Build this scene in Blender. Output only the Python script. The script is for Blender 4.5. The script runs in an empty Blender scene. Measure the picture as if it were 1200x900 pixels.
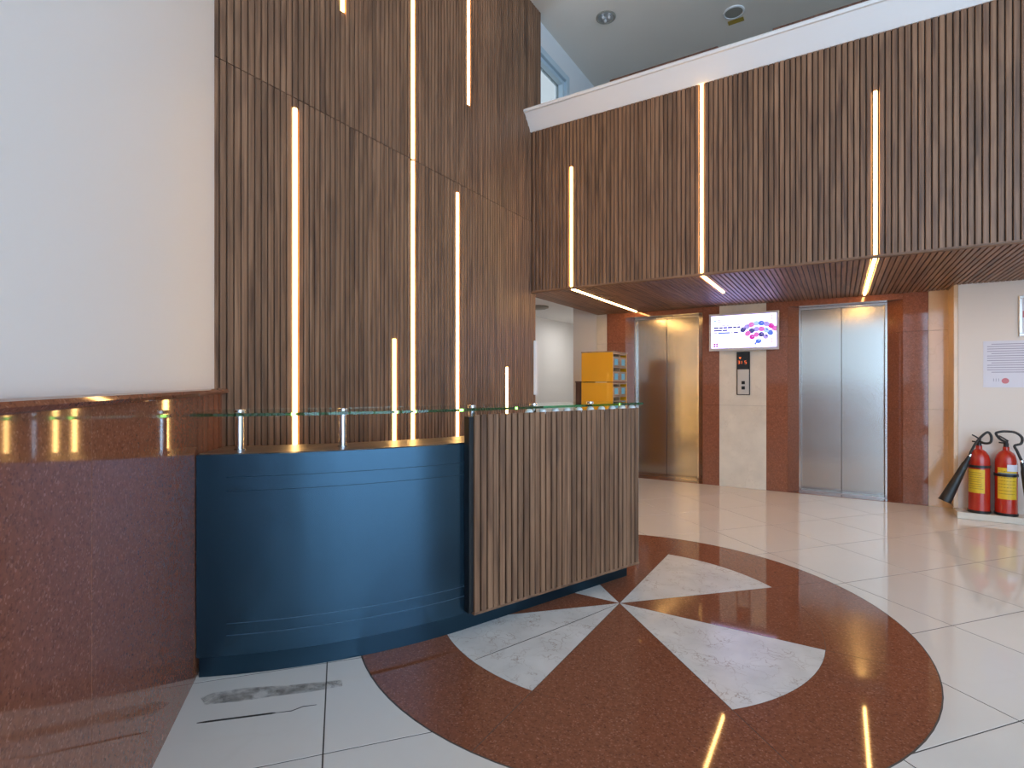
import bpy, bmesh, math, random
from mathutils import Matrix, Vector
random.seed(7)
S = bpy.context.scene
COL = S.collection
R = math.radians

# ------------------------------------------------------------------ camera
YAW = R(31.7)
cam_d = bpy.data.cameras.new('camera')
cam_d.sensor_width = 36.0
cam_d.lens = 620.0 / 1200.0 * 36.0
cam_d.shift_y = -1.4 / 1200.0
cam_d.clip_start = 0.02
cam = bpy.data.objects.new('camera', cam_d)
cam.location = (0, 0, 1.25)
cam.rotation_euler = (R(90), 0, YAW)
COL.objects.link(cam)
S.camera = cam

# ------------------------------------------------------------------ world, exposure
S.view_settings.view_transform = 'Standard'
S.view_settings.look = 'None'
S.view_settings.gamma = 1.0
S.view_settings.use_curve_mapping = False
S.view_settings.exposure = 0.0
W = bpy.data.worlds.new('sky')
S.world = W
W.use_nodes = True
bg = W.node_tree.nodes['Background']
bg.inputs['Color'].default_value = (0.56, 0.76, 1.0, 1)
bg.inputs['Strength'].default_value = 7.1


def portal(name, loc, rot, sx, sy):
    """Marks a glazed opening for the renderer: it adds no light of its own."""
    l = bpy.data.lights.new(name, 'AREA')
    l.shape = 'RECTANGLE'
    l.size, l.size_y = sx, sy
    l.cycles.is_portal = True
    o = bpy.data.objects.new(name, l)
    o.location = loc
    o.rotation_euler = rot
    COL.objects.link(o)


portal('window_portal', (5.72, -1.5, 2.6), (0, R(90), 0), 5.1, 5.4)
portal('window_portal', (3.55, -4.62, 2.6), (R(90), 0, 0), 3.7, 5.1)
portal('window_portal', (-2.95, 5.4, 4.24), (0, R(-90), 0), 1.4, 0.8)

# ------------------------------------------------------------------ key planes (metres)
XS = -2.71      # face of the tall slat wall
FY = 4.76       # face of the mezzanine front
EY = 6.79       # face of the elevator wall
DY = 7.03       # elevator doors
SZ = 2.18       # soffit
CZ = 5.20       # ceiling
SP = 0.0388     # slat pitch


# ------------------------------------------------------------------ materials
def new_mat(name):
    m = bpy.data.materials.new(name)
    m.use_nodes = True
    n = m.node_tree.nodes
    return m, n, m.node_tree.links, n['Principled BSDF']


def plain(name, col, rough=0.5, metal=0.0, bump=0.0, bscale=60, spec=0.5, coat=0.0, var=0.0):
    m, n, l, p = new_mat(name)
    p.inputs['Base Color'].default_value = (*col, 1)
    p.inputs['Roughness'].default_value = rough
    p.inputs['Metallic'].default_value = metal
    p.inputs['Specular IOR Level'].default_value = spec
    p.inputs['Coat Weight'].default_value = coat
    tc = n.new('ShaderNodeTexCoord')
    nz = n.new('ShaderNodeTexNoise')
    nz.inputs['Scale'].default_value = bscale
    nz.inputs['Detail'].default_value = 4
    l.new(tc.outputs['Object'], nz.inputs['Vector'])
    if var > 0:
        mx = n.new('ShaderNodeMix')
        mx.data_type = 'RGBA'
        mx.inputs['A'].default_value = (*[c * (1 - var) for c in col], 1)
        mx.inputs['B'].default_value = (*[min(1, c * (1 + var)) for c in col], 1)
        l.new(nz.outputs['Fac'], mx.inputs['Factor'])
        l.new(mx.outputs['Result'], p.inputs['Base Color'])
    if bump > 0:
        b = n.new('ShaderNodeBump')
        b.inputs['Strength'].default_value = bump
        b.inputs['Distance'].default_value = 0.002
        l.new(nz.outputs['Fac'], b.inputs['Height'])
        l.new(b.outputs['Normal'], p.inputs['Normal'])
    return m


def emit(name, col, strength):
    m = bpy.data.materials.new(name)
    m.use_nodes = True
    n = m.node_tree.nodes
    n.remove(n['Principled BSDF'])
    e = n.new('ShaderNodeEmission')
    e.inputs['Color'].default_value = (*col, 1)
    e.inputs['Strength'].default_value = strength
    m.node_tree.links.new(e.outputs[0], n['Material Output'].inputs[0])
    return m


def ramp(n, stops):
    r = n.new('ShaderNodeValToRGB')
    el = r.color_ramp.elements
    el[0].position, el[0].color = stops[0][0], (*stops[0][1], 1)
    el[1].position, el[1].color = stops[1][0], (*stops[1][1], 1)
    for p, c in stops[2:]:
        e = el.new(p)
        e.color = (*c, 1)
    return r


def wood(name, dark, mid, light, axis='Z', rough=0.45):
    """Walnut laminate: long grain along one axis, every slat a shade of its own."""
    m, n, l, p = new_mat(name)
    tc = n.new('ShaderNodeTexCoord')
    oi = n.new('ShaderNodeObjectInfo')
    mul = n.new('ShaderNodeMath')
    mul.operation = 'MULTIPLY'
    mul.inputs[1].default_value = 57.0
    l.new(oi.outputs['Random'], mul.inputs[0])
    cx = n.new('ShaderNodeCombineXYZ')
    for k in range(3):
        l.new(mul.outputs[0], cx.inputs[k])
    add = n.new('ShaderNodeVectorMath')
    l.new(tc.outputs['Object'], add.inputs[0])
    l.new(cx.outputs[0], add.inputs[1])
    mp = n.new('ShaderNodeMapping')
    sc = {'X': (0.8, 26, 26), 'Y': (26, 0.8, 26), 'Z': (26, 26, 0.8)}[axis]
    mp.inputs['Scale'].default_value = sc
    l.new(add.outputs[0], mp.inputs['Vector'])
    nz = n.new('ShaderNodeTexNoise')
    nz.inputs['Scale'].default_value = 1.6
    nz.inputs['Detail'].default_value = 6
    nz.inputs['Distortion'].default_value = 0.8
    l.new(mp.outputs[0], nz.inputs['Vector'])
    rp = ramp(n, [(0.30, dark), (0.72, light), (0.50, mid)])
    l.new(nz.outputs['Fac'], rp.inputs[0])
    # knots / smoky patches
    mp2 = n.new('ShaderNodeMapping')
    sc2 = {'X': (2.2, 9, 9), 'Y': (9, 2.2, 9), 'Z': (9, 9, 2.2)}[axis]
    mp2.inputs['Scale'].default_value = sc2
    l.new(add.outputs[0], mp2.inputs['Vector'])
    nz2 = n.new('ShaderNodeTexNoise')
    nz2.inputs['Scale'].default_value = 1.0
    nz2.inputs['Detail'].default_value = 2
    l.new(mp2.outputs[0], nz2.inputs['Vector'])
    rp2 = ramp(n, [(0.33, (0.60, 0.59, 0.62)), (0.50, (1, 1, 1))])
    l.new(nz2.outputs['Fac'], rp2.inputs[0])
    mx = n.new('ShaderNodeMix')
    mx.data_type = 'RGBA'
    mx.blend_type = 'MULTIPLY'
    mx.inputs['Factor'].default_value = 0.8
    l.new(rp.outputs[0], mx.inputs['A'])
    l.new(rp2.outputs[0], mx.inputs['B'])
    # per-slat shade
    mr = n.new('ShaderNodeMapRange')
    mr.inputs['To Min'].default_value = 0.84
    mr.inputs['To Max'].default_value = 1.16
    l.new(oi.outputs['Random'], mr.inputs['Value'])
    hs = n.new('ShaderNodeHueSaturation')
    l.new(mr.outputs[0], hs.inputs['Value'])
    l.new(mx.outputs['Result'], hs.inputs['Color'])
    l.new(hs.outputs[0], p.inputs['Base Color'])
    p.inputs['Roughness'].default_value = rough
    b = n.new('ShaderNodeBump')
    b.inputs['Strength'].default_value = 0.15
    b.inputs['Distance'].default_value = 0.001
    l.new(nz.outputs['Fac'], b.inputs['Height'])
    l.new(b.outputs['Normal'], p.inputs['Normal'])
    return m


def granite(name, base, dark, light, rough=0.1, scale=1.0):
    m, n, l, p = new_mat(name)
    tc = n.new('ShaderNodeTexCoord')
    v = n.new('ShaderNodeTexVoronoi')
    v.inputs['Scale'].default_value = 190 * scale
    l.new(tc.outputs['Object'], v.inputs['Vector'])
    sep = n.new('ShaderNodeSeparateColor')
    l.new(v.outputs['Color'], sep.inputs[0])
    rp = ramp(n, [(0.0, dark), (1.0, light), (0.22, base), (0.86, base)])
    l.new(sep.outputs[0], rp.inputs[0])
    nz = n.new('ShaderNodeTexNoise')
    nz.inputs['Scale'].default_value = 55 * scale
    nz.inputs['Detail'].default_value = 6
    l.new(tc.outputs['Object'], nz.inputs['Vector'])
    rp2 = ramp(n, [(0.3, (0.84, 0.83, 0.83)), (0.72, (1.14, 1.13, 1.13))])
    l.new(nz.outputs['Fac'], rp2.inputs[0])
    mx = n.new('ShaderNodeMix')
    mx.data_type = 'RGBA'
    mx.blend_type = 'MULTIPLY'
    mx.inputs['Factor'].default_value = 1.0
    l.new(rp.outputs[0], mx.inputs['A'])
    l.new(rp2.outputs[0], mx.inputs['B'])
    # sparse pale crystals
    v2 = n.new('ShaderNodeTexVoronoi')
    v2.inputs['Scale'].default_value = 42 * scale
    l.new(tc.outputs['Object'], v2.inputs['Vector'])
    rp3 = ramp(n, [(0.10, (1, 1, 1)), (0.17, (0, 0, 0))])
    l.new(v2.outputs['Distance'], rp3.inputs[0])
    mx2 = n.new('ShaderNodeMix')
    mx2.data_type = 'RGBA'
    mf = n.new('ShaderNodeMath')
    mf.operation = 'MULTIPLY'
    mf.inputs[1].default_value = 0.35
    l.new(rp3.outputs[0], mf.inputs[0])
    l.new(mf.outputs[0], mx2.inputs['Factor'])
    l.new(mx.outputs['Result'], mx2.inputs['A'])
    mx2.inputs['B'].default_value = (*[min(1, c * 1.25) for c in light], 1)
    l.new(mx2.outputs['Result'], p.inputs['Base Color'])
    p.inputs['Roughness'].default_value = rough
    return m


def marble(name, base, vein, rough=0.12, scale=1.0, amount=0.5, cloud=0.06):
    m, n, l, p = new_mat(name)
    tc = n.new('ShaderNodeTexCoord')
    nz = n.new('ShaderNodeTexNoise')
    nz.inputs['Scale'].default_value = 3.0 * scale
    nz.inputs['Detail'].default_value = 5
    l.new(tc.outputs['Object'], nz.inputs['Vector'])
    mxv = n.new('ShaderNodeMix')
    mxv.data_type = 'VECTOR'
    mxv.inputs['Factor'].default_value = 0.35
    l.new(tc.outputs['Object'], mxv.inputs['A'])
    l.new(nz.outputs['Color'], mxv.inputs['B'])
    v = n.new('ShaderNodeTexVoronoi')
    v.feature = 'DISTANCE_TO_EDGE'
    v.inputs['Scale'].default_value = 9.0 * scale
    l.new(mxv.outputs['Result'], v.inputs['Vector'])
    rp = ramp(n, [(0.0, (1, 1, 1)), (0.05, (0, 0, 0))])
    l.new(v.outputs['Distance'], rp.inputs[0])
    nz2 = n.new('ShaderNodeTexNoise')
    nz2.inputs['Scale'].default_value = 4.5 * scale
    nz2.inputs['Detail'].default_value = 3
    l.new(tc.outputs['Object'], nz2.inputs['Vector'])
    rpm = ramp(n, [(0.42, (0, 0, 0)), (0.65, (amount, amount, amount))])
    l.new(nz2.outputs['Fac'], rpm.inputs[0])
    mf = n.new('ShaderNodeMath')
    mf.operation = 'MULTIPLY'
    l.new(rp.outputs[0], mf.inputs[0])
    l.new(rpm.outputs[0], mf.inputs[1])
    rpc = ramp(n, [(0.3, tuple(c * (1 - cloud) for c in base)), (0.7, base)])
    l.new(nz.outputs['Fac'], rpc.inputs[0])
    mx = n.new('ShaderNodeMix')
    mx.data_type = 'RGBA'
    l.new(mf.outputs[0], mx.inputs['Factor'])
    l.new(rpc.outputs[0], mx.inputs['A'])
    mx.inputs['B'].default_value = (*vein, 1)
    l.new(mx.outputs['Result'], p.inputs['Base Color'])
    p.inputs['Roughness'].default_value = rough
    return m


def brushed(name, col, rough, aniso=0.6, metal=1.0, streak=0.12, tang=(0, 0, 1)):
    m, n, l, p = new_mat(name)
    tc = n.new('ShaderNodeTexCoord')
    mp = n.new('ShaderNodeMapping')
    mp.inputs['Scale'].default_value = (140, 140, 0.6)
    l.new(tc.outputs['Object'], mp.inputs['Vector'])
    nz = n.new('ShaderNodeTexNoise')
    nz.inputs['Scale'].default_value = 1.0
    nz.inputs['Detail'].default_value = 3
    l.new(mp.outputs[0], nz.inputs['Vector'])
    mr = n.new('ShaderNodeMapRange')
    mr.inputs['To Min'].default_value = rough - streak * 0.5
    mr.inputs['To Max'].default_value = rough + streak * 0.5
    l.new(nz.outputs['Fac'], mr.inputs['Value'])
    l.new(mr.outputs[0], p.inputs['Roughness'])
    p.inputs['Base Color'].default_value = (*col, 1)
    p.inputs['Metallic'].default_value = metal
    p.inputs['Anisotropic'].default_value = aniso
    cv = n.new('ShaderNodeCombineXYZ')
    for k in range(3):
        cv.inputs[k].default_value = tang[k]
    l.new(cv.outputs[0], p.inputs['Tangent'])
    return m


def pane_mat(name, tint, refl=0.08):
    m = bpy.data.materials.new(name)
    m.use_nodes = True
    n = m.node_tree.nodes
    l = m.node_tree.links
    n.remove(n['Principled BSDF'])
    t = n.new('ShaderNodeBsdfTransparent')
    t.inputs[0].default_value = (*tint, 1)
    g = n.new('ShaderNodeBsdfGlossy')
    g.inputs['Roughness'].default_value = 0.02
    lw_ = n.new('ShaderNodeLayerWeight')
    pw = n.new('ShaderNodeMath')
    pw.operation = 'POWER'
    pw.inputs[1].default_value = 4.0
    l.new(lw_.outputs['Facing'], pw.inputs[0])
    fa = n.new('ShaderNodeMath')
    fa.operation = 'MULTIPLY_ADD'
    fa.inputs[1].default_value = 0.6
    fa.inputs[2].default_value = refl * 0.5
    l.new(pw.outputs[0], fa.inputs[0])
    mx = n.new('ShaderNodeMixShader')
    l.new(fa.outputs[0], mx.inputs[0])
    l.new(t.outputs[0], mx.inputs[1])
    l.new(g.outputs[0], mx.inputs[2])
    l.new(mx.outputs[0], n['Material Output'].inputs[0])
    return m


def smear_mat():
    """Dried mortar: blotches that let the tile show between them."""
    m, n, l, p = new_mat('mortar_smear')
    tc = n.new('ShaderNodeTexCoord')
    nz = n.new('ShaderNodeTexNoise')
    nz.inputs['Scale'].default_value = 14
    nz.inputs['Detail'].default_value = 8
    nz.inputs['Roughness'].default_value = 0.7
    l.new(tc.outputs['Object'], nz.inputs['Vector'])
    r = ramp(n, [(0.42, (0, 0, 0)), (0.72, (0.55, 0.55, 0.55))])
    l.new(nz.outputs['Fac'], r.inputs[0])
    l.new(r.outputs[0], p.inputs['Alpha'])
    p.inputs['Base Color'].default_value = (0.24, 0.21, 0.19, 1)
    p.inputs['Roughness'].default_value = 0.8
    return m


M = {}
WD, WM, WL = (0.118, 0.058, 0.032), (0.232, 0.116, 0.061), (0.330, 0.176, 0.098)
M['wood_v'] = wood('walnut_vertical', WD, WM, WL, 'Z')
M['wood_y'] = wood('walnut_along_soffit', WD, WM, WL, 'Y')
M['wood_x'] = wood('walnut_trim', WD, WM, WL, 'X')
M['gap'] = plain('slat_backing', (0.030, 0.017, 0.010), 0.7)
M['white'] = plain('white_paint', (0.80, 0.80, 0.80), 0.55, bump=0.05, bscale=90)
M['warmwhite'] = plain('warm_white_paint', (0.74, 0.67, 0.60), 0.5, bump=0.05, bscale=90)
M['ceil'] = plain('ceiling_paint', (0.84, 0.78, 0.70), 0.7)
M['coping'] = plain('coping_paint', (0.82, 0.80, 0.79), 0.4)
M['granite'] = granite('red_granite', (0.250, 0.088, 0.045), (0.165, 0.060, 0.034), (0.35, 0.155, 0.098), 0.045)
M['granite_wall'] = granite('red_granite_polished', (0.265, 0.098, 0.055), (0.19, 0.072, 0.042), (0.34, 0.15, 0.10), 0.05)
M['marble'] = marble('white_marble', (0.74, 0.70, 0.66), (0.38, 0.29, 0.23), 0.24, 2.0, 1.0, 0.18)
M['cream'] = marble('cream_marble', (0.76, 0.55, 0.35), (0.55, 0.37, 0.21), 0.12, 0.9, 0.35, 0.12)
M['cream_pale'] = marble('pale_cream_marble', (0.76, 0.67, 0.55), (0.55, 0.44, 0.33), 0.14, 1.6, 0.4, 0.15)
M['tile'] = marble('cream_floor_tile', (0.75, 0.69, 0.63), (0.68, 0.60, 0.52), 0.06, 0.5, 0.15, 0.05)
M['grout'] = plain('dark_grout', (0.07, 0.055, 0.045), 0.8)
M['steel'] = brushed('lift_steel', (0.545, 0.52, 0.48), 0.205, 0.65, 1.0, 0.0, (1, 0, 0))
M['frame_steel'] = plain('bright_steel', (0.72, 0.71, 0.69), 0.2, 1.0)
M['chrome'] = plain('post_steel', (0.70, 0.71, 0.72), 0.18, 1.0)
M['teal'] = brushed('blue_steel', (0.036, 0.078, 0.118), 0.27, 0.7, 0.85, 0.008)
M['teal_kick'] = brushed('blue_steel_kick', (0.026, 0.058, 0.088), 0.30, 0.5, 0.85, 0.008)
M['teal_lit_edge'] = plain('groove_lit_edge', (0.10, 0.16, 0.21), 0.35, 0.7)  # paler steel: light caught on the lower groove edges, put into the colour
M['teal_dark'] = plain('dark_steel_groove', (0.012, 0.028, 0.042), 0.4, 0.5)
M['dark'] = plain('black_recess', (0.006, 0.008, 0.010), 0.5)
M['ledge'] = wood('desk_ledge_wood', (0.06, 0.035, 0.02), (0.16, 0.085, 0.05), (0.26, 0.15, 0.09), 'Y', 0.3)
M['led'] = emit('warm_led', (1.0, 0.57, 0.19), 20.0)
M['led_soffit'] = emit('warm_led_soffit', (1.0, 0.57, 0.19), 46.0)
M['alu'] = plain('led_channel', (0.55, 0.50, 0.42), 0.4, 0.8)
M['pane'] = pane_mat('window_pane', (0.95, 0.97, 0.98))
M['pane_frost'] = pane_mat('pale_blue_pane', (0.40, 0.375, 0.345))
M['mullion'] = plain('pale_blue_grey_frame', (0.52, 0.62, 0.68), 0.4)
M['mullion_dark'] = plain('grey_aluminium', (0.30, 0.31, 0.32), 0.4, 0.6)
M['black'] = plain('black_rubber', (0.012, 0.012, 0.013), 0.42)
M['red'] = plain('extinguisher_red', (0.47, 0.024, 0.010), 0.22, coat=0.4)
M['yellow'] = plain('yellow_label', (0.78, 0.52, 0.03), 0.4, var=0.15, bscale=80)
M['label_print'] = plain('label_print', (0.42, 0.24, 0.02), 0.5)
M['label_blue'] = plain('label_blue_grey', (0.16, 0.22, 0.26), 0.5)
M['paper'] = plain('paper', (0.72, 0.72, 0.80), 0.6)
M['ink'] = plain('grey_print', (0.36, 0.35, 0.46), 0.7)
M['stamp'] = plain('red_stamp', (0.62, 0.22, 0.26), 0.7)
M['tvframe'] = plain('silver_bezel', (0.62, 0.60, 0.63), 0.3, 0.3)
M['orange'] = plain('orange_paint', (0.70, 0.30, 0.005), 0.3, coat=0.2)
M['ply'] = wood('cabinet_wood', (0.25, 0.14, 0.07), (0.38, 0.23, 0.12), (0.5, 0.32, 0.18), 'Y')
M['ply_dark'] = wood('brown_board', (0.06, 0.025, 0.015), (0.12, 0.05, 0.03), (0.18, 0.08, 0.05), 'Z')
M['cyan'] = plain('blue_sticker', (0.16, 0.48, 0.62), 0.5)
M['gold'] = plain('gold_sticker', (0.42, 0.30, 0.04), 0.4)
M['plastic'] = plain('white_plastic', (0.82, 0.82, 0.82), 0.35)
M['grille'] = plain('grey_grille', (0.30, 0.29, 0.25), 0.5)
M['satin'] = plain('satin_plate', (0.60, 0.58, 0.55), 0.35, 0.7)
M['cement'] = smear_mat()
M['crack'] = plain('open_crack', (0.03, 0.025, 0.02), 0.9)
M['stain'] = plain('dried_stain', (0.60, 0.58, 0.56), 0.4)


def glass_mat():
    m, n, l, p = new_mat('green_edged_glass')
    p.inputs['Base Color'].default_value = (0.80, 0.96, 0.90, 1)
    p.inputs['Roughness'].default_value = 0.01
    p.inputs['IOR'].default_value = 1.45
    p.inputs['Transmission Weight'].default_value = 1.0
    out = n['Material Output']
    va = n.new('ShaderNodeVolumeAbsorption')
    va.inputs['Color'].default_value = (0.25, 0.80, 0.58, 1)
    va.inputs['Density'].default_value = 7.0
    l.new(va.outputs[0], out.inputs['Volume'])
    return m


M['glass'] = glass_mat()


# ------------------------------------------------------------------ object helpers
WORLD = {}


def link(o, parent=None, world=None):
    COL.objects.link(o)
    w = world if world is not None else Matrix.Identity(4)
    if parent is None:
        o.matrix_basis = w
    else:
        o.parent = parent
        pw = WORLD[parent.name]
        o.matrix_parent_inverse = pw.inverted()
        o.matrix_basis = w
    WORLD[o.name] = w.copy()
    return o


def thing(name, loc, label, cat, group=None):
    o = bpy.data.objects.new(name, None)
    o.empty_display_size = 0.1
    link(o, None, Matrix.Translation(loc))
    o['label'] = label
    o['category'] = cat
    if group:
        o['group'] = group
    return o


def tag(o, label, cat, group=None):
    o['label'] = label
    o['category'] = cat
    if group:
        o['group'] = group
    return o


def struct(o, label=None, cat=None):
    o['kind'] = 'structure'
    if label:
        o['label'] = label
    if cat:
        o['category'] = cat
    return o


def mesh_obj(name, bm, mat, parent=None, smooth=False, world=None):
    bmesh.ops.recalc_face_normals(bm, faces=bm.faces[:])
    me = bpy.data.meshes.new(name)
    bm.to_mesh(me)
    bm.free()
    me.materials.append(mat)
    if smooth:
        for p in me.polygons:
            p.use_smooth = True
    o = bpy.data.objects.new(name, me)
    return link(o, parent, world)


def inst(name, me, loc, rotz, parent):
    o = bpy.data.objects.new(name, me)
    return link(o, parent, Matrix.Translation(loc) @ Matrix.Rotation(rotz, 4, 'Z'))


def bm_poly_prism(bm, pts, z0, z1):
    a = [bm.verts.new((x, y, z0)) for x, y in pts]
    b = [bm.verts.new((x, y, z1)) for x, y in pts]
    n = len(pts)
    bm.faces.new(a[::-1])
    bm.faces.new(b)
    for i in range(n):
        bm.faces.new((a[i], a[(i + 1) % n], b[(i + 1) % n], b[i]))


def bm_box(bm, x0, x1, y0, y1, z0, z1):
    bm_poly_prism(bm, [(x0, y0), (x1, y0), (x1, y1), (x0, y1)], z0, z1)


def bev(bm, w, seg=1):
    if w > 0:
        bmesh.ops.recalc_face_normals(bm, faces=bm.faces[:])
        bmesh.ops.bevel(bm, geom=bm.edges[:], offset=w, segments=seg, affect='EDGES', profile=0.5)


def box(name, x0, x1, y0, y1, z0, z1, mat, parent=None, bevel=0.0, seg=1):
    bm = bmesh.new()
    bm_box(bm, x0, x1, y0, y1, z0, z1)
    bev(bm, bevel, seg)
    return mesh_obj(name, bm, mat, parent)


def prism(name, pts, z0, z1, mat, parent=None, bevel=0.0):
    bm = bmesh.new()
    bm_poly_prism(bm, pts, z0, z1)
    bev(bm, bevel)
    return mesh_obj(name, bm, mat, parent)


def extrude_profile(name, prof, axis, a0, a1, mat, parent=None, smooth=False):
    """prof = (p, q) points; axis 'X': p=y q=z, axis 'Y': p=x q=z."""
    bm = bmesh.new()
    f = (lambda t, p, q: (t, p, q)) if axis == 'X' else (lambda t, p, q: (p, t, q))
    a = [bm.verts.new(f(a0, p, q)) for p, q in prof]
    b = [bm.verts.new(f(a1, p, q)) for p, q in prof]
    n = len(prof)
    bm.faces.new(a)
    bm.faces.new(b[::-1])
    for i in range(n):
        bm.faces.new((a[i], b[i], b[(i + 1) % n], a[(i + 1) % n]))
    return mesh_obj(name, bm, mat, parent, smooth)


def lathe(name, prof, loc, mat, parent=None, seg=28, rot=None, smooth=True, ring_only=False):
    bm = bmesh.new()
    rings = []
    for r, z in prof:
        if r < 1e-6:
            rings.append([bm.verts.new((0, 0, z))])
        else:
            rings.append([bm.verts.new((r * math.cos(2 * math.pi * k / seg), r * math.sin(2 * math.pi * k / seg), z))
                          for k in range(seg)])
    for a, b in zip(rings, rings[1:] + (rings[:1] if ring_only else [])):
        for k in range(seg):
            k2 = (k + 1) % seg
            if len(a) == 1 and len(b) == 1:
                continue
            if len(a) == 1:
                bm.faces.new((a[0], b[k], b[k2]))
            elif len(b) == 1:
                bm.faces.new((a[k], b[0], a[k2]))
            else:
                bm.faces.new((a[k], b[k], b[k2], a[k2]))
    for ring in (rings[0], rings[-1]):
        if len(ring) > 1 and not ring_only:
            bm.faces.new(ring)
    w = Matrix.Translation(loc)
    if rot is not None:
        w = w @ rot
    o = mesh_obj(name, bm, mat, parent, smooth, w)
    if smooth:
        sm = o.modifiers.new('edges', 'EDGE_SPLIT')
        sm.split_angle = R(40)
    return o


def catmull(pts, n=10):
    P = [Vector(p) for p in pts]
    P = [P[0] * 2 - P[1]] + P + [P[-1] * 2 - P[-2]]
    out = []
    for i in range(1, len(P) - 2):
        for k in range(n):
            t = k / n
            a, b, c, d = P[i - 1], P[i], P[i + 1], P[i + 2]
            out.append(0.5 * ((2 * b) + (c - a) * t + (2 * a - 5 * b + 4 * c - d) * t * t + (3 * b - a - 3 * c + d) * t ** 3))
    out.append(P[-2])
    return out


def tube(name, pts, r, mat, parent=None, seg=10, smooth_path=True, r1=None):
    path = catmull(pts) if smooth_path and len(pts) > 2 else [Vector(p) for p in pts]
    bm = bmesh.new()
    rings = []
    up = Vector((0, 0, 1))
    prev = None
    N = len(path)
    for i, p in enumerate(path):
        t = (path[min(i + 1, N - 1)] - path[max(i - 1, 0)]).normalized()
        if prev is None:
            prev = t.orthogonal().normalized()
        u = (prev - t * prev.dot(t)).normalized()
        v = t.cross(u)
        prev = u
        rr = r if r1 is None else r + (r1 - r) * i / (N - 1)
        rings.append([bm.verts.new(p + (u * math.cos(2 * math.pi * k / seg) + v * math.sin(2 * math.pi * k / seg)) * rr)
                      for k in range(seg)])
    for a, b in zip(rings, rings[1:]):
        for k in range(seg):
            bm.faces.new((a[k], a[(k + 1) % seg], b[(k + 1) % seg], b[k]))
    bm.faces.new(rings[0])
    bm.faces.new(rings[-1])
    return mesh_obj(name, bm, mat, parent, True)


# ------------------------------------------------------------------ floor
TA = R(49.7)
E1 = Vector((-math.sin(TA), math.cos(TA)))
E2 = Vector((math.cos(TA), math.sin(TA)))
TP = 0.611
bm = bmesh.new()
bm_box(bm, -4.6, 5.9, -4.8, 9.5, -0.12, -0.0009)
floor = struct(mesh_obj('floor', bm, M['grout']), 'glossy cream tiled lobby floor with a round red granite medallion', 'floor')

LW = Vector((-2.308, 1.197))
DR = E1.copy()                    # left wall runs along the tile joints
NW = Vector((math.cos(TA), math.sin(TA)))
NW = Vector((0.6468, 0.7627))     # its face normal, into the room


def in_room(p):
    if (p - LW).dot(NW) < -0.35:
        return False
    if p.x < XS - 0.3 and p.y < 5.0:
        return False
    if p.x > -2.5 and p.y > 7.3:
        return False
    if p.y > 9.3 or p.x < -4.4 or p.x > 5.6 or p.y < -4.4:
        return False
    if p.x > 1.3 and p.y > 6.9:
        return False
    return True


bm = bmesh.new()
hh = (TP - 0.0050) / 2
bm_box(bm, -hh, hh, -hh, hh, -0.012, 0.0)
bev(bm, 0.0007)
bmesh.ops.recalc_face_normals(bm, faces=bm.faces[:])
tile_me = bpy.data.meshes.new('floor_tile')
bm.to_mesh(tile_me)
bm.free()
tile_me.materials.append(M['tile'])
for i in range(-14, 16):
    for j in range(-14, 16):
        c = E1 * (2.502 + (i + 0.5) * TP) + E2 * (3.0 + (j + 0.5) * TP)
        if not in_room(c):
            continue
        if (c - Vector((-1.057, 2.872))).length < 0.95:
            continue            # wholly under the medallion
        inst('floor_tile', tile_me, (c.x, c.y, 0), TA + R(random.choice((0, 90, 180, 270))), floor)

# round medallion: eight sectors and a ring
MC = Vector((-1.057, 2.872))
R1, R2 = 1.005, 1.42


def sector(name, r0, r1, a0, a1, mat, parent, z=0.0016):
    g = 0.0016
    pts = []
    n = 12
    for k in range(n + 1):
        a = a0 + (a1 - a0) * k / n
        ga = g / r1
        a = min(max(a, a0 + ga), a1 - ga)
        pts.append((MC.x + (r1 - g) * math.cos(a), MC.y + (r1 - g) * math.sin(a)))
    if r0 < 1e-6:
        am = (a0 + a1) / 2
        pts.append((MC.x + 0.004 * math.cos(am), MC.y + 0.004 * math.sin(am)))
    else:
        for k in range(n, -1, -1):
            a = a0 + (a1 - a0) * k / n
            ga = g / r0
            a = min(max(a, a0 + ga), a1 - ga)
            pts.append((MC.x + (r0 + 0.0) * math.cos(a), MC.y + r0 * math.sin(a)))
    return prism(name, pts, -0.006, z, mat, parent)


med = prism('medallion', [(MC.x + (R2 + 0.004) * math.cos(a), MC.y + (R2 + 0.004) * math.sin(a))
                          for a in [2 * math.pi * k / 96 for k in range(96)]], -0.008, 0.0008, M['grout'], floor)
med['label'] = 'round red granite floor medallion with white marble wedges'
for k in range(8):
    a0, a1 = R(45 * k), R(45 * k + 45)
    if k in (1, 3, 5, 7):
        sector('marble_wedge', 0, R1, a0, a1, M['marble'], med)
    else:
        sector('granite_wedge', 0, R1, a0, a1, M['granite'], med)
    sector('granite_ring', R1, R2, a0, a1, M['granite'], med)


def ribbon(name, pts, w, mat, parent, z0=0.0005, z1=0.0022):
    L, Rr = [], []
    P = [Vector(p) for p in pts]
    for i, p in enumerate(P):
        t = (P[min(i + 1, len(P) - 1)] - P[max(i - 1, 0)]).normalized()
        nn = Vector((-t.y, t.x))
        ww = w * (0.35 if i in (0, len(P) - 1) else 1.0)
        L.append(p + nn * ww / 2)
        Rr.append(p - nn * ww / 2)
    return prism(name, [tuple(v) for v in L + Rr[::-1]], z0, z1, mat, parent)


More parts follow.
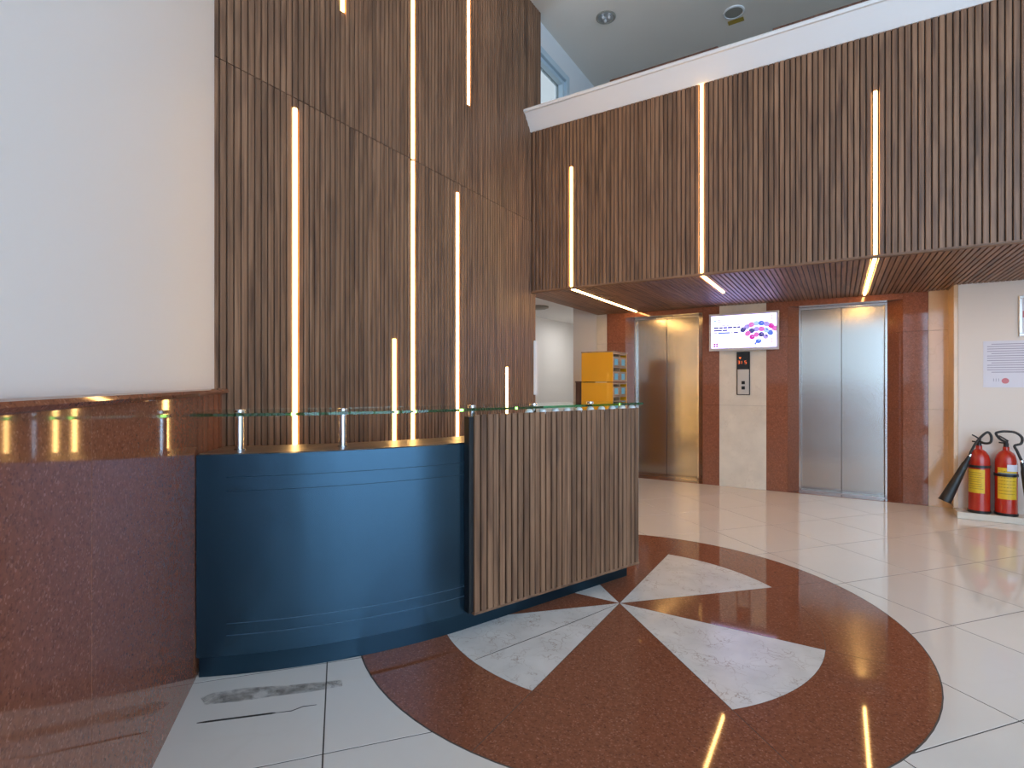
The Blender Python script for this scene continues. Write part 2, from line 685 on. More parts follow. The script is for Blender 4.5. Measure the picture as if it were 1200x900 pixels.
# cracks in the marble wedge and in the mortar-smeared tile beside the desk
ribbon('crack', [(-1.395, 1.938), (-1.32, 2.138), (-1.223, 2.392), (-1.139, 2.628), (-1.066, 2.84)], 0.004, M['crack'], med, 0.0, 0.0021)
ribbon('crack', [(-2.006, 1.045), (-1.985, 1.066), (-1.905, 1.145), (-1.825, 1.224), (-1.814, 1.234)], 0.010, M['crack'], floor, 0.0, 0.0008)
ribbon('crack', [(-1.814, 1.234), (-1.773, 1.274), (-1.76, 1.314), (-1.724, 1.349)], 0.004, M['crack'], floor, 0.0, 0.0008)

# ------------------------------------------------------------------ left wall: plaster over a granite dado
def lwp(q, off=0.0):
    v = LW + DR * q + NW * off
    return (v.x, v.y)


def wall_strip(name, q0, q1, o0, o1, z0, z1, mat, parent=None, bevel=0.0):
    return prism(name, [lwp(q0, o0), lwp(q1, o0), lwp(q1, o1), lwp(q0, o1)], z0, z1, mat, parent, bevel)


wl = struct(wall_strip('wall_left', -5.3, 0.50, -0.25, -0.03, 0, CZ, M['white']), 'white plastered wall above the red granite dado', 'wall')
qs = [0.522, 0.155, -0.98, -2.1, -3.2, -4.3, -5.3]
for a, b in zip(qs, qs[1:]):
    wall_strip('granite_panel', b + 0.001, a - 0.001, -0.03, 0.0, 0.0, 1.192, M['granite'], wl, 0.0008)
bm = bmesh.new()
prof = [(-0.03, 1.192), (0.012, 1.192), (0.026, 1.197), (0.033, 1.2065), (0.026, 1.217), (0.012, 1.2215), (-0.03, 1.2215)]
va, vb = [], []
for o_, z_ in prof:
    x, y = lwp(-5.3, o_)
    va.append(bm.verts.new((x, y, z_)))
    x, y = lwp(0.53, o_)
    vb.append(bm.verts.new((x, y, z_)))
bm.faces.new(va)
bm.faces.new(vb[::-1])
for i in range(len(prof)):
    bm.faces.new((va[i], vb[i], vb[(i + 1) % len(prof)], va[(i + 1) % len(prof)]))
mesh_obj('dado_cap', bm, M['granite'], wl)

# ------------------------------------------------------------------ slats
slat_cache = {}


def slat_mesh(length, axis, w=0.0314, d=0.013, mat=None):
    key = (round(length, 3), axis, w, mat.name)
    if key in slat_cache:
        return slat_cache[key]
    bm = bmesh.new()
    # profile: flat face, chamfered shoulders; long axis local
    pr = [(-w / 2, 0), (w / 2, 0), (w / 2, d - 0.003), (w / 2 - 0.003, d), (-w / 2 + 0.003, d), (-w / 2, d - 0.003)]
    if axis == 'Z':      # face towards +x local, width along y
        f = lambda p, q, t: (q, p, t)
    elif axis == 'ZY':   # face towards -y, width along x
        f = lambda p, q, t: (p, -q, t)
    else:                # soffit: long along y, face down, width along x
        f = lambda p, q, t: (p, t, -q)
    a = [bm.verts.new(f(p, q, 0)) for p, q in pr]
    b = [bm.verts.new(f(p, q, length)) for p, q in pr]
    bm.faces.new(a)
    bm.faces.new(b[::-1])
    for i in range(6):
        bm.faces.new((a[i], b[i], b[(i + 1) % 6], a[(i + 1) % 6]))
    bmesh.ops.recalc_face_normals(bm, faces=bm.faces[:])
    me = bpy.data.meshes.new('slat')
    bm.to_mesh(me)
    bm.free()
    me.materials.append(mat)
    slat_cache[key] = me
    return me


def minus(iv, cuts):
    out = [iv]
    for c0, c1 in cuts:
        nxt = []
        for a, b in out:
            if c1 <= a or c0 >= b:
                nxt.append((a, b))
            else:
                if c0 - a > 0.02:
                    nxt.append((a, c0))
                if b - c1 > 0.02:
                    nxt.append((c1, b))
        out = nxt
    return out


SEAM = 2.918
SLAT_Y0, SLAT_Y1, SLAT_YL = 1.486, 4.99, 4.862
wb = struct(box('wall_back', XS - 0.22, XS - 0.012, 1.46, SLAT_YL, 0.0, CZ, M['gap']),
            'tall walnut slat wall with vertical light strips', 'wall')
box('wall_return', XS - 0.22, XS - 0.012, SLAT_YL, SLAT_Y1, SZ + 0.25, CZ, M['gap'], wb)
# light strips: (y, z0, z1) snapped to the slat grid
strip_def = [(1.971, 0.10, 2.86, 'tall light strip on the slat wall nearest the white plastered wall'),
             (2.329, 3.632, CZ - 0.02, 'light strip at the very top of the slat wall, only its lower tip in view'),
             (2.988, 2.926, CZ - 0.02, 'upper length of the long centre light strip on the slat wall'),
             (2.988, 0.10, 2.910, 'lower length of the long centre light strip on the slat wall'),
             (3.675, 3.64, CZ - 0.02, 'upper right light strip on the slat wall, hanging from the top'),
             (3.508, 0.10, 2.84, 'lower right light strip on the slat wall, reaching down behind the glass counter'),
             (2.782, 0.10, 1.566, 'low light strip rising just above the glass counter, left of the centre strip'),
             (4.294, 0.10, 1.402, 'shortest low light strip near the right end of the slat wall')]
ny = int((SLAT_Y1 - SLAT_Y0) / SP)
cuts = {}
for y, z0, z1, lab in strip_def:
    k = round((y - SLAT_Y0) / SP - 0.5)
    cuts.setdefault(k, []).append((z0, z1))
for k in range(ny):
    y = SLAT_Y0 + (k + 0.5) * SP
    for z0, z1 in ((0.0, SEAM - 0.0022), (SEAM + 0.0022, CZ)):
        if y + SP / 2 > SLAT_YL and z0 < 1:
            continue
        for a, b in minus((z0, z1), cuts.get(k, [])):
            inst('slat', slat_mesh(b - a, 'Z', mat=M['wood_v']), (XS - 0.012, y, a), 0, wb)


def bar_profile(w, d, n=6):
    """half-round light diffuser, base at 0"""
    return [(-w / 2, 0)] + [(-w / 2 * math.cos(math.pi * k / n), 0.006 + d * math.sin(math.pi * k / n)) for k in range(n + 1)] + [(w / 2, 0)]


def led_strip(label, kind, pos, a, b, group):
    """kind 'wall': along z on x plane; 'front': along z on y plane; 'soffit': along y"""
    w = 0.022
    prof = bar_profile(w, 0.009)
    if kind == 'wall':
        base = (XS - 0.012, pos, a)
        f = lambda p, q, t: (XS - 0.012 + q, pos + p, t)
    elif kind == 'front':
        base = (pos, FY + 0.012, a)
        f = lambda p, q, t: (pos + p, FY + 0.012 - q, t)
    else:
        base = (pos, a, SZ + 0.012)
        f = lambda p, q, t: (pos + p, t, SZ + 0.012 - q)
    th = thing('led_strip_light', base, label, 'light', group)

    def ex(name, pr, mat, a, b):
        bm = bmesh.new()
        va = [bm.verts.new(f(p, q, a)) for p, q in pr]
        vb = [bm.verts.new(f(p, q, b)) for p, q in pr]
        n = len(pr)
        bm.faces.new(va)
        bm.faces.new(vb[::-1])
        for i in range(n):
            bm.faces.new((va[i], vb[i], vb[(i + 1) % n], va[(i + 1) % n]))
        return mesh_obj(name, bm, mat, th)
    ex('channel', [(-w / 2 - 0.003, 0.0005), (w / 2 + 0.003, 0.0005), (w / 2 + 0.003, 0.005), (-w / 2 - 0.003, 0.005)], M['alu'], a, b)
    ex('diffuser', [(p, q + 0.0052) for p, q in prof], M['led_soffit' if kind == 'soffit' else 'led'], a + 0.002, b - 0.002)
    return th


for y, z0, z1, lab in strip_def:
    k = round((y - SLAT_Y0) / SP - 0.5)
    led_strip(lab, 'wall', SLAT_Y0 + (k + 0.5) * SP, z0, z1, 'light strips on the slat wall')

# ------------------------------------------------------------------ mezzanine front, soffit, coping
FX0, FX1 = XS - 0.0, 4.2
wm = struct(box('wall_mezzanine', FX0, 5.5, FY + 0.012, FY + 0.17, SZ + 0.012, 3.98, M['gap']),
            'walnut slat mezzanine front over the elevators', 'wall')
fronts = [(-2.237, SZ + 0.02, 3.387, 'leftmost light strip on the mezzanine front, its top well below the coping'),
          (-1.008, SZ + 0.02, 3.838, 'middle light strip on the mezzanine front, reaching the white coping'),
          (0.222, SZ + 0.02, 3.417, 'rightmost light strip on the mezzanine front, above the right elevator')]
FS0 = XS + 0.012
nx = int((FX1 - FS0) / SP)
snap = lambda x: FS0 + (round((x - FS0) / SP - 0.5) + 0.5) * SP
cuts = {}
for x, z0, z1, lab in fronts:
    cuts.setdefault(round((x - FS0) / SP - 0.5), []).append((z0, z1))
for k in range(nx):
    x = FS0 + (k + 0.5) * SP
    for a, b in minus((SZ + 0.02, 3.845), cuts.get(k, [])):
        inst('slat', slat_mesh(b - a, 'ZY', mat=M['wood_v']), (x, FY + 0.012, a), 0, wm)
for x, z0, z1, lab in fronts:
    led_strip(lab, 'front', snap(x), z0, z1, 'light strips on the mezzanine front')
# rounded corner bead
extrude_profile('corner_bead', [(FY - 0.004, SZ + 0.020), (FY - 0.006, SZ + 0.004), (FY - 0.001, SZ - 0.003), (FY + 0.013, SZ - 0.004),
                                (FY + 0.013, SZ + 0.020)], 'X', XS, 5.5, M['wood_x'], wm)

cs = struct(box('ceiling_soffit', -2.83, 5.5, FY + 0.02, EY + 0.02, SZ + 0.012, SZ + 0.20, M['gap']),
            'walnut slat soffit under the mezzanine', 'ceiling')
sof = [(-2.237, FY + 0.015, 6.74, 'long light strip on the soffit, leading to the left elevator'),
       (-1.008, FY + 0.015, 5.78, 'short light strip on the soffit, above the wall screen'),
       (0.222, FY + 0.015, 6.70, 'light strip on the soffit, leading to the right elevator')]
cuts = {}
for x, y0, y1, lab in sof:
    cuts.setdefault(round((x - FS0) / SP - 0.5), []).append((y0, y1))
for k in range(-3, nx):
    x = FS0 + (k + 0.5) * SP
    if x < -2.82:
        continue
    ymax = EY if x < 0.95 else 6.49
    for a, b in minus((FY + 0.014, ymax), cuts.get(k, [])):
        inst('slat', slat_mesh(b - a, 'Y', mat=M['wood_y']), (x, a, SZ + 0.012), 0, cs)
for x, y0, y1, lab in sof:
    led_strip(lab, 'soffit', snap(x), y0, y1, 'light strips on the soffit')

# white flared coping
cop = struct(extrude_profile('trim_1', [(4.752, 3.838), (4.63, 3.985), (4.612, 3.985), (4.605, 4.000), (4.612, 4.016), (4.95, 4.016), (4.95, 3.838)],
                             'X', XS - 0.004, 5.5, M['coping']), 'white flared coping along the top of the mezzanine front', 'coping')
for k, (x0, x1) in enumerate(((-1.86, -0.88), (-0.46, 0.40))):
    r_ = thing('handrail', ((x0 + x1) / 2, 4.80, 4.016),
               ('brown handrail length behind the white coping, left of the ceiling speaker', 'brown handrail length behind the white coping, right of the ceiling speaker')[k],
               'handrail', 'handrail lengths on the mezzanine')
    box('rail', x0, x1, 4.78, 4.83, 4.100, 4.138, M['ply_dark'], r_, 0.006)
    for q in (x0 + 0.1, x1 - 0.1):
        box('bracket', q - 0.012, q + 0.012, 4.795, 4.815, 4.0165, 4.100, M['chrome'], r_)

# ------------------------------------------------------------------ elevator wall
ew = struct(box('wall_elevator', -2.83, 0.96, DY + 0.06, DY + 0.25, 0, SZ + 0.2, M['gap']), 'red granite and cream marble wall around the elevators', 'wall')
D1 = (-2.36, -1.515)
D2 = (-0.395, 0.447)
JT = [0.0, 0.98, 1.78, SZ + 0.012]


def cladding(name, x0, x1, mat, zs=None, y=EY, d=0.03):
    for a, b in zip((zs or JT), (zs or JT)[1:]):
        box(name, x0 + 0.0008, x1 - 0.0008, y, DY + 0.06, a + 0.0008, b - 0.0008, mat, ew, 0.001)


cladding('marble_panel', -2.83, -2.68, M['cream_pale'])
SPL = 0.10
cladding('granite_panel', -2.68, D1[0] - 0.06, M['granite_wall'])
cladding('granite_panel', D1[1] + 0.085, -1.234, M['granite_wall'])
cladding('marble_panel', -1.234, -0.717, M['cream_pale'])
cladding('granite_panel', -0.717, D2[0] - SPL, M['granite_wall'])
cladding('granite_panel', D2[1] + 0.118, 0.774, M['granite_wall'])
for xd, xe in ((D1[0], D1[0] - 0.06), (D1[1], D1[1] + 0.085), (D2[0], D2[0] - SPL), (D2[1], D2[1] + 0.118)):
    for a, b in zip(JT, JT[1:]):       # splayed reveals beside the doors
        prism('granite_jamb', [(xd, DY - 0.05), (xd, DY + 0.06), (xe, DY + 0.06), (xe, EY + 0.001)], a + 0.0008, b - 0.0008, M['granite_wall'], ew)
cladding('marble_panel', 0.774, 0.965, M['cream'])
for x0, x1 in (D1, D2):
    e0, e1 = (D1[0] - 0.06, D1[1] + 0.085) if x0 == D1[0] else (D2[0] - SPL, D2[1] + 0.118)
    plan = [(x0 + 0.0006, DY + 0.06), (x0 + 0.0006, DY - 0.05), (e0 + 0.001, EY + 0.001), (e1 - 0.001, EY + 0.001), (x1 - 0.0006, DY - 0.05), (x1 - 0.0006, DY + 0.06)]
    prism('granite_lintel', plan, 2.118, SZ + 0.011, M['granite_wall'], ew)
    prism('granite_threshold', plan, -0.01, 0.003, M['granite_wall'], ew)


def lift_door(n, x0, x1, label):
    d = bpy.data.objects.new('door_%d' % n, None)
    link(d, None, Matrix.Translation(((x0 + x1) / 2, DY, 0)))
    struct(d, label, 'elevator door')
    t = 0.022
    for a, b in ((x0, x0 + t), (x1 - t, x1)):
        box('door_frame', a, b, DY - 0.05, DY + 0.06, 0.004, 2.116, M['frame_steel'], d, 0.002)
    box('door_header', x0 + t, x1 - t, DY - 0.05, DY + 0.06, 2.094, 2.116, M['frame_steel'], d, 0.002)
    xm = (x0 + x1) / 2
    for a, b in ((x0 + t + 0.001, xm - 0.002), (xm + 0.002, x1 - t - 0.001)):
        box('door_panel', a, b, DY, DY + 0.035, 0.012, 2.093, M['steel'], d, 0.002)
    box('sill', x0 + t, x1 - t, DY - 0.05, DY + 0.05, 0.003, 0.011, M['frame_steel'], d)
    box('door_gap', xm - 0.002, xm + 0.002, DY + 0.01, DY + 0.03, 0.012, 2.093, M['dark'], d)


lift_door(1, D1[0], D1[1], 'brushed steel elevator door at the left, beside the orange cabinet')
lift_door(2, D2[0], D2[1], 'brushed steel elevator door at the right, beside the fire extinguishers')

# ------------------------------------------------------------------ right wall with ledge
WY = 6.50
wr = struct(box('wall_right', 0.966, 5.6, WY, 7.2, 0.0, SZ + 0.012, M['warmwhite']), 'warm white wall with posted papers', 'wall')
box('marble_corner', 0.932, 0.965, WY - 0.0, DY + 0.05, 0.062, SZ + 0.010, M['cream'], wr, 0.002)
led = struct(box('baseboard_right', 0.93, 5.6, 6.315, WY - 0.001, 0.0, 0.060, M['cream_pale'], None, 0.004), 'low pale stone ledge under the extinguishers', 'ledge')

# ------------------------------------------------------------------ side passage behind the slat wall
wp = struct(box('wall_passage', -4.45, -4.3, 4.9, 9.4, 0, 2.6, M['white']), 'white wall of the side passage', 'wall')
struct(box('wall_passage_end', -4.3, -2.9, 9.25, 9.4, 0, 2.6, M['white']), 'white end wall of the side passage', 'wall')
struct(box('wall_passage_near', -4.3, XS - 0.221, 4.9, 5.05, 0, 2.6, M['white']), 'white near wall of the side passage', 'wall')
struct(box('wall_pier', -3.18, -2.832, EY + 0.004, 9.25, 0, 2.6, M['warmwhite']), 'warm white wall pier left of the elevators', 'wall')
struct(box('ceiling_passage', -4.45, -2.832, 5.06, 9.4, 2.36, 2.5, M['white']), 'white ceiling of the side passage', 'ceiling')
lp = thing('ceiling_lamp', (-3.72, 6.75, 2.36), 'flat grey unlit ceiling lamp in the side passage beyond the slat wall', 'lamp')
lathe('lamp_rim', [(0.0, 0), (0.15, 0), (0.15, -0.022), (0.135, -0.026), (0, -0.026)], (-3.72, 6.75, 2.3595), M['grille'], lp)
lathe('lamp_diffuser', [(0.0, 0), (0.13, 0), (0.11, -0.010), (0, -0.014)], (-3.72, 6.75, 2.333), M['grille'], lp)
lq = thing('passage_fill_panel', (-3.52, 8.35, 2.36), 'added square fill lamp brightening the side passage, unseen behind the white pier', 'lamp')
box('panel_frame', -3.77, -3.27, 8.10, 8.60, 2.338, 2.3595, M['plastic'], lq, 0.003)
box('panel_diffuser', -3.745, -3.295, 8.125, 8.575, 2.333, 2.338, emit('passage_fill_glow', (1.0, 0.97, 0.93), 3.0), lq)
pl_ = bpy.data.lights.new('passage_fill_light', 'AREA')  # added lamp, kept out of sight, to brighten the passage walls
pl_.size = 0.44
pl_.energy = 7.0
pl_.color = (1.0, 0.97, 0.93)
link(bpy.data.objects.new('passage_fill_light', pl_), lq, Matrix.Translation((-3.52, 8.35, 2.325)))

# ------------------------------------------------------------------ ceiling and the outer shell of the lobby
ce = struct(box('ceiling', -3.1, 5.9, -4.8, 9.0, CZ, CZ + 0.15, M['ceil']), 'pale grey ceiling above the mezzanine', 'ceiling')
struct(box('floor_mezzanine', -2.83, 5.6, FY + 0.18, 9.0, 2.85, 3.0, M['ceil']), 'mezzanine floor slab', 'floor')
struct(box('wall_upper_back', -2.95, 5.9, 8.85, 9.0, 3.0, CZ, M['white']), 'white back wall of the mezzanine', 'wall')
# upper side wall with its window
wu = bpy.data.objects.new('wall_upper_left', None)
link(wu, None, Matrix.Translation((-2.85, 7, 2.5)))
struct(wu, 'white upper wall with a window beside the mezzanine', 'wall')
UX0, UX1 = -2.93, -2.775
WYA, WYB, WZA, WZB = 5.10, 5.80, 3.55, 4.93
for nm, y0, y1, z0, z1 in (('wall_panel', WYB, 8.85, 2.5, CZ), ('wall_panel', SLAT_Y1 + 0.001, WYB, WZB, CZ), ('wall_panel', SLAT_Y1 + 0.001, WYB, 2.5, WZA)):
    box(nm, UX0, UX1, y0, y1, z0, z1, M['white'], wu)
w1 = bpy.data.objects.new('window_1', None)
link(w1, None, Matrix.Translation((-2.85, 5.45, WZA)))
struct(w1, 'pale blue framed window on the upper wall by the mezzanine', 'window')
fw = 0.075
box('window_frame', UX0 + 0.02, UX1 + 0.012, WYB - fw, WYB, WZA, WZB, M['mullion'], w1, 0.004)
box('window_frame', UX0 + 0.02, UX1 + 0.012, WYA - 0.03, WYB - fw, WZB - fw, WZB, M['mullion'], w1, 0.004)
box('window_frame', UX0 + 0.02, UX1 + 0.012, WYA - 0.03, WYB - fw, WZA, WZA + fw, M['mullion'], w1, 0.004)
box('sash', UX0 + 0.04, UX1 - 0.02, WYB - fw - 0.05, WYB - fw, WZA + fw, WZB - fw, M['mullion'], w1, 0.004)
box('sash', UX0 + 0.04, UX1 - 0.02, WYA - 0.03, WYB - fw - 0.05, WZB - fw - 0.05, WZB - fw, M['mullion'], w1, 0.004)
box('pane', UX0 + 0.07, UX0 + 0.078, WYA - 0.03, WYB - fw - 0.05, WZA + fw, WZB - fw - 0.05, M['pane_frost'], w1)


def glazing(n, label, horizontal, c, a0, a1, z0, z1, cols, rows):
    """Large lobby glazing: frame of bars with one pane in every bay."""
    g = bpy.data.objects.new('window_%d' % n, None)
    link(g, None, Matrix.Translation((c, (a0 + a1) / 2, 0) if not horizontal else ((a0 + a1) / 2, c, 0)))
    struct(g, label, 'window')
    B = (lambda nm, a, b, z, zz, t, m: box(nm, a, b, c - t, c + t, z, zz, m, g)) if horizontal else \
        (lambda nm, a, b, z, zz, t, m: box(nm, c - t, c + t, a, b, z, zz, m, g))
    m_ = 0.035
    da, dz = (a1 - a0) / cols, (z1 - z0) / rows
    for i in range(cols + 1):
        B('mullion', a0 + i * da - m_, a0 + i * da + m_, z0, z1, 0.05, M['mullion_dark'])
    for j in range(rows + 1):
        for i in range(cols):
            B('transom', a0 + i * da + m_, a0 + (i + 1) * da - m_, z0 + j * dz - m_, z0 + j * dz + m_, 0.045, M['mullion_dark'])
    for i in range(cols):
        for j in range(rows):
            B('pane', a0 + i * da + m_, a0 + (i + 1) * da - m_, z0 + j * dz + m_, z0 + (j + 1) * dz - m_, 0.004, M['pane'])


glazing(2, 'tall lobby glazing out of view to the right', False, 5.62, -4.2, 1.2, 0.05, 5.15, 4, 2)
glazing(3, 'tall entrance glazing out of view behind the viewer', True, -4.52, 1.7, 5.4, 0.05, 5.15, 3, 2)
struct(box('wall_far_right', 5.55, 5.75, 1.25, 9.0, 0, CZ, M['white']), 'white outer wall beyond the glazing', 'wall')
struct(box('wall_far_corner', 5.45, 5.75, -4.6, -4.25, 0, CZ, M['white']), 'white outer corner pier', 'wall')
struct(box('wall_entrance_side', 1.45, 1.65, -4.6, -2.05, 0, CZ, M['white']), 'white wall beside the entrance', 'wall')

# ------------------------------------------------------------------ reception desk
S_CURVE, S_END = 1.215, 2.46
_tab = []
_x, _y, _s = -2.300, 1.195, 0.0
DS = 0.005
while _s <= S_END + 0.2:
    th_ = R(51 + (21.2 - 51) * min(max(_s, 0) / S_CURVE, 1.0))
    _tab.append((_x, _y, th_))
    _x += math.sin(th_) * DS
    _y += math.cos(th_) * DS
    _s += DS


def dp(s, off=0.0):
    """point at arc length s along the desk front, off = outwards (towards the lobby)"""
    if s < 0:
        x, y, t = _tab[0]
        x += math.sin(t) * s
        y += math.cos(t) * s
    else:
        x, y, t = _tab[min(int(round(s / DS)), len(_tab) - 1)]
    return (x + math.cos(t) * off, y - math.sin(t) * off)


def band(name, s0, s1, o0, o1, z0, z1, mat, parent, n=None, smooth=False, bevel=0):
    n = n or max(1, int((s1 - s0) / 0.04))
    ss = [s0 + (s1 - s0) * k / n for k in range(n + 1)]
    bm = bmesh.new()
    rows = []
    for s in ss:
        a, b = dp(s, o0), dp(s, o1)
        rows.append([bm.verts.new((*a, z0)), bm.verts.new((*b, z0)), bm.verts.new((*b, z1)), bm.verts.new((*a, z1))])
    for p, q in zip(rows, rows[1:]):
        for k in range(4):
            bm.faces.new((p[k], p[(k + 1) % 4], q[(k + 1) % 4], q[k]))
    bm.faces.new(rows[0])
    bm.faces.new(rows[-1])
    o = mesh_obj(name, bm, mat, parent, smooth)
    if smooth:
        o.modifiers.new('edges', 'EDGE_SPLIT').split_angle = R(30)
    return o


dx, dy = dp(1.2, -0.15)
desk = thing('reception_desk', (dx, dy, 0), 'curved blue steel and walnut slat reception desk with a glass counter', 'desk')
KZ = 0.085
band('kick_base', 0.004, S_END - 0.03, -0.30, -0.016, 0.002, KZ, M['teal_kick'], desk, 60, True)
band('steel_front', 0.0, S_END - 0.03, -0.02, 0.0, KZ + 0.007, 0.945, M['teal'], desk, 60, True)
band('core', 0.004, S_END - 0.03, -0.30, -0.021, KZ + 0.001, 0.938, M['ply_dark'], desk, 60)
band('ledge_top', 0.0, S_END - 0.03, -0.31, -0.021, 0.939, 0.947, M['ledge'], desk, 60)
for z, mm in ((0.850, 'teal_dark'), (0.790, 'teal_dark'), (0.228, 'teal_lit_edge'), (0.178, 'teal_lit_edge')):
    band('groove_line', 0.12, 1.19, 0.0002, 0.0012, z - 0.0011, z + 0.0011, M[mm], desk, 40)
# walnut front panel
P0, P1 = 1.205, S_END
pf = band('slat_panel_back', P0 + 0.004, P1 - 0.004, 0.004, 0.048, 0.100, 1.078, M['gap'], desk, 2)
band('panel_side', P0 - 0.018, P0 + 0.004, 0.001, 0.046, 0.104, 1.080, M['dark'], desk, 1)
PH = math.pi / 2 - R(21.2)       # slats face along +x local, rotated to the front normal
nsl = int((P1 - P0) / SP)
ptch = (P1 - P0) / nsl
rot = -R(21.2)
for k in range(nsl):
    s = P0 + (k + 0.5) * ptch
    x, y = dp(s, 0.048)
    inst('slat', slat_mesh(0.982, 'Z', mat=M['wood_v']), (x, y, 0.108), rot, desk)
band('bottom_rail', P0, P1, 0.010, 0.062, 0.096, 0.108, M['wood_y'], desk, 2)
# raised back of the panel and the panel-top spacers
band('counter_back', P0 + 0.02, P1 - 0.02, -0.02, 0.004, 0.948, 1.078, M['gap'], desk, 2)
for k in range(10):
    s = 1.58 + k * 0.094
    x, y = dp(s, 0.030)
    lathe('dome_spacer', [(0.0, 0.0), (0.022, 0.0), (0.0225, 0.012), (0.019, 0.022), (0.011, 0.0285), (0, 0.0315)], (x, y, 1.0787), M['plastic'], desk, 16)
# glass counter on steel posts
GZ0, GZ1 = 1.1115, 1.1235
gl = band('glass_top', -0.085, S_END + 0.02, -0.30, 0.075, GZ0, GZ1, M['glass'], desk, 64, True)
for s in (0.13, 0.60, 1.32, 1.75, 2.22):
    x, y = dp(s, -0.14)
    p_ = lathe('post', [(0.0165, 0.948), (0.0165, 1.098), (0.0, 1.098)], (x, y, 0), M['chrome'], desk, 20)
    lathe('post_foot', [(0.024, 0.9475), (0.024, 0.953), (0.0166, 0.954)], (x, y, 0), M['chrome'], p_, 20)
    lathe('post_disc', [(0.023, 1.0985), (0.023, 1.111), (0, 1.111)], (x, y, 0), M['chrome'], p_, 20)
    lathe('post_cap', [(0.023, 1.124), (0.023, 1.129), (0.018, 1.132), (0, 1.132)], (x, y, 0), M['chrome'], p_, 20)
# low work surface on the staff side
band('work_surface', 0.95, S_END - 0.03, -0.72, -0.315, 0.72, 0.75, M['ledge'], desk, 20)
band('work_support', 2.30, 2.33, -0.70, -0.315, 0.0, 0.72, M['ply_dark'], desk, 1)
band('work_support', 1.05, 1.08, -0.70, -0.315, 0.0, 0.72, M['ply_dark'], desk, 1)

# mortar smear on the tile along the desk foot
pts = [(-2.094, 1.121), (-2.00, 1.205), (-1.919, 1.294), (-1.82, 1.39), (-1.741, 1.488), (-1.776, 1.517), (-1.85, 1.45), (-1.929, 1.379), (-2.062, 1.275), (-2.145, 1.182), (-2.153, 1.136)]
prism('mortar_smear', pts, 0.0, 0.0006, M['cement'], floor)

# ------------------------------------------------------------------ wall screen
TX0, TX1, TZ0, TZ1, TYF = -1.337, -0.577, 1.632, 2.076, 6.705
tv = thing('wall_screen', ((TX0 + TX1) / 2, TYF, TZ0), 'silver framed advertising screen mounted between the elevators', 'screen')
bz = 0.026
box('housing', TX0 + 0.01, TX1 - 0.01, TYF + 0.022, TYF + 0.060, TZ0 + 0.01, TZ1 - 0.01, M['tvframe'], tv, 0.004)
box('wall_bracket', (TX0 + TX1) / 2 - 0.15, (TX0 + TX1) / 2 + 0.15, TYF + 0.060, EY - 0.0005, TZ0 + 0.1, TZ1 - 0.1, M['dark'], tv)
for a, b, c, d in ((TX0, TX1, TZ1 - bz, TZ1), (TX0, TX1, TZ0, TZ0 + bz * 1.25), (TX0, TX0 + bz, TZ0 + bz * 1.25, TZ1 - bz), (TX1 - bz, TX1, TZ0 + bz * 1.25, TZ1 - bz)):
    box('bezel', a, b, TYF, TYF + 0.022, c, d, M['tvframe'], tv, 0.003)
scr = box('display', TX0 + bz, TX1 - bz, TYF + 0.008, TYF + 0.020, TZ0 + bz * 1.25, TZ1 - bz, emit('screen_white', (0.50, 0.46, 1.0), 4.2), tv)
SX0, SX1, SZ0, SZ1 = TX0 + bz, TX1 - bz, TZ0 + bz * 1.25, TZ1 - bz
SWD, SHT = SX1 - SX0, SZ1 - SZ0
YS = TYF + 0.0075
cols = {'navy': emit('print_navy', (0.10, 0.10, 0.32), 1.0), 'grey': emit('print_grey', (0.42, 0.42, 0.62), 1.0), 'pink': emit('print_pink', (0.80, 0.20, 0.62), 1.1),
        'magenta': emit('print_magenta', (0.72, 0.05, 0.45), 1.1), 'blue': emit('print_blue', (0.12, 0.22, 0.80), 1.1), 'violet': emit('print_violet', (0.45, 0.35, 0.85), 1.2),
        'plum': emit('print_plum', (0.40, 0.06, 0.24), 1.0), 'sky': emit('print_sky', (0.45, 0.62, 0.95), 1.2)}


def sbar(u0, u1, v0, v1, c, nm='printed_line'):
    box(nm, SX0 + u0 * SWD, SX0 + u1 * SWD, YS - 0.0008, YS, SZ1 - v1 * SHT, SZ1 - v0 * SHT, cols[c], scr)


def sdisc(u, v, rx, rz, c, rotd=0, nm='printed_figure'):
    bm = bmesh.new()
    vs = []
    for k in range(16):
        a = 2 * math.pi * k / 16
        px, pz = rx * math.cos(a), rz * math.sin(a)
        cr, sr = math.cos(R(rotd)), math.sin(R(rotd))
        vs.append((SX0 + u * SWD + px * cr - pz * sr, SZ1 - v * SHT + px * sr + pz * cr))
    a_ = [bm.verts.new((x, YS - 0.0008 - 0.0002 * random.random(), z)) for x, z in vs]
    b_ = [bm.verts.new((x, YS, z)) for x, z in vs]
    bm.faces.new(a_)
    bm.faces.new(b_[::-1])
    for k in range(16):
        bm.faces.new((a_[k], a_[(k + 1) % 16], b_[(k + 1) % 16], b_[k]))
    mesh_obj(nm, bm, cols[c], scr)


def words(u0, v0, v1, lens, c, gap=0.009):
    u = u0
    for w in lens:
        sbar(u, u + w, v0, v1, c, 'printed_word')
        u += w + gap


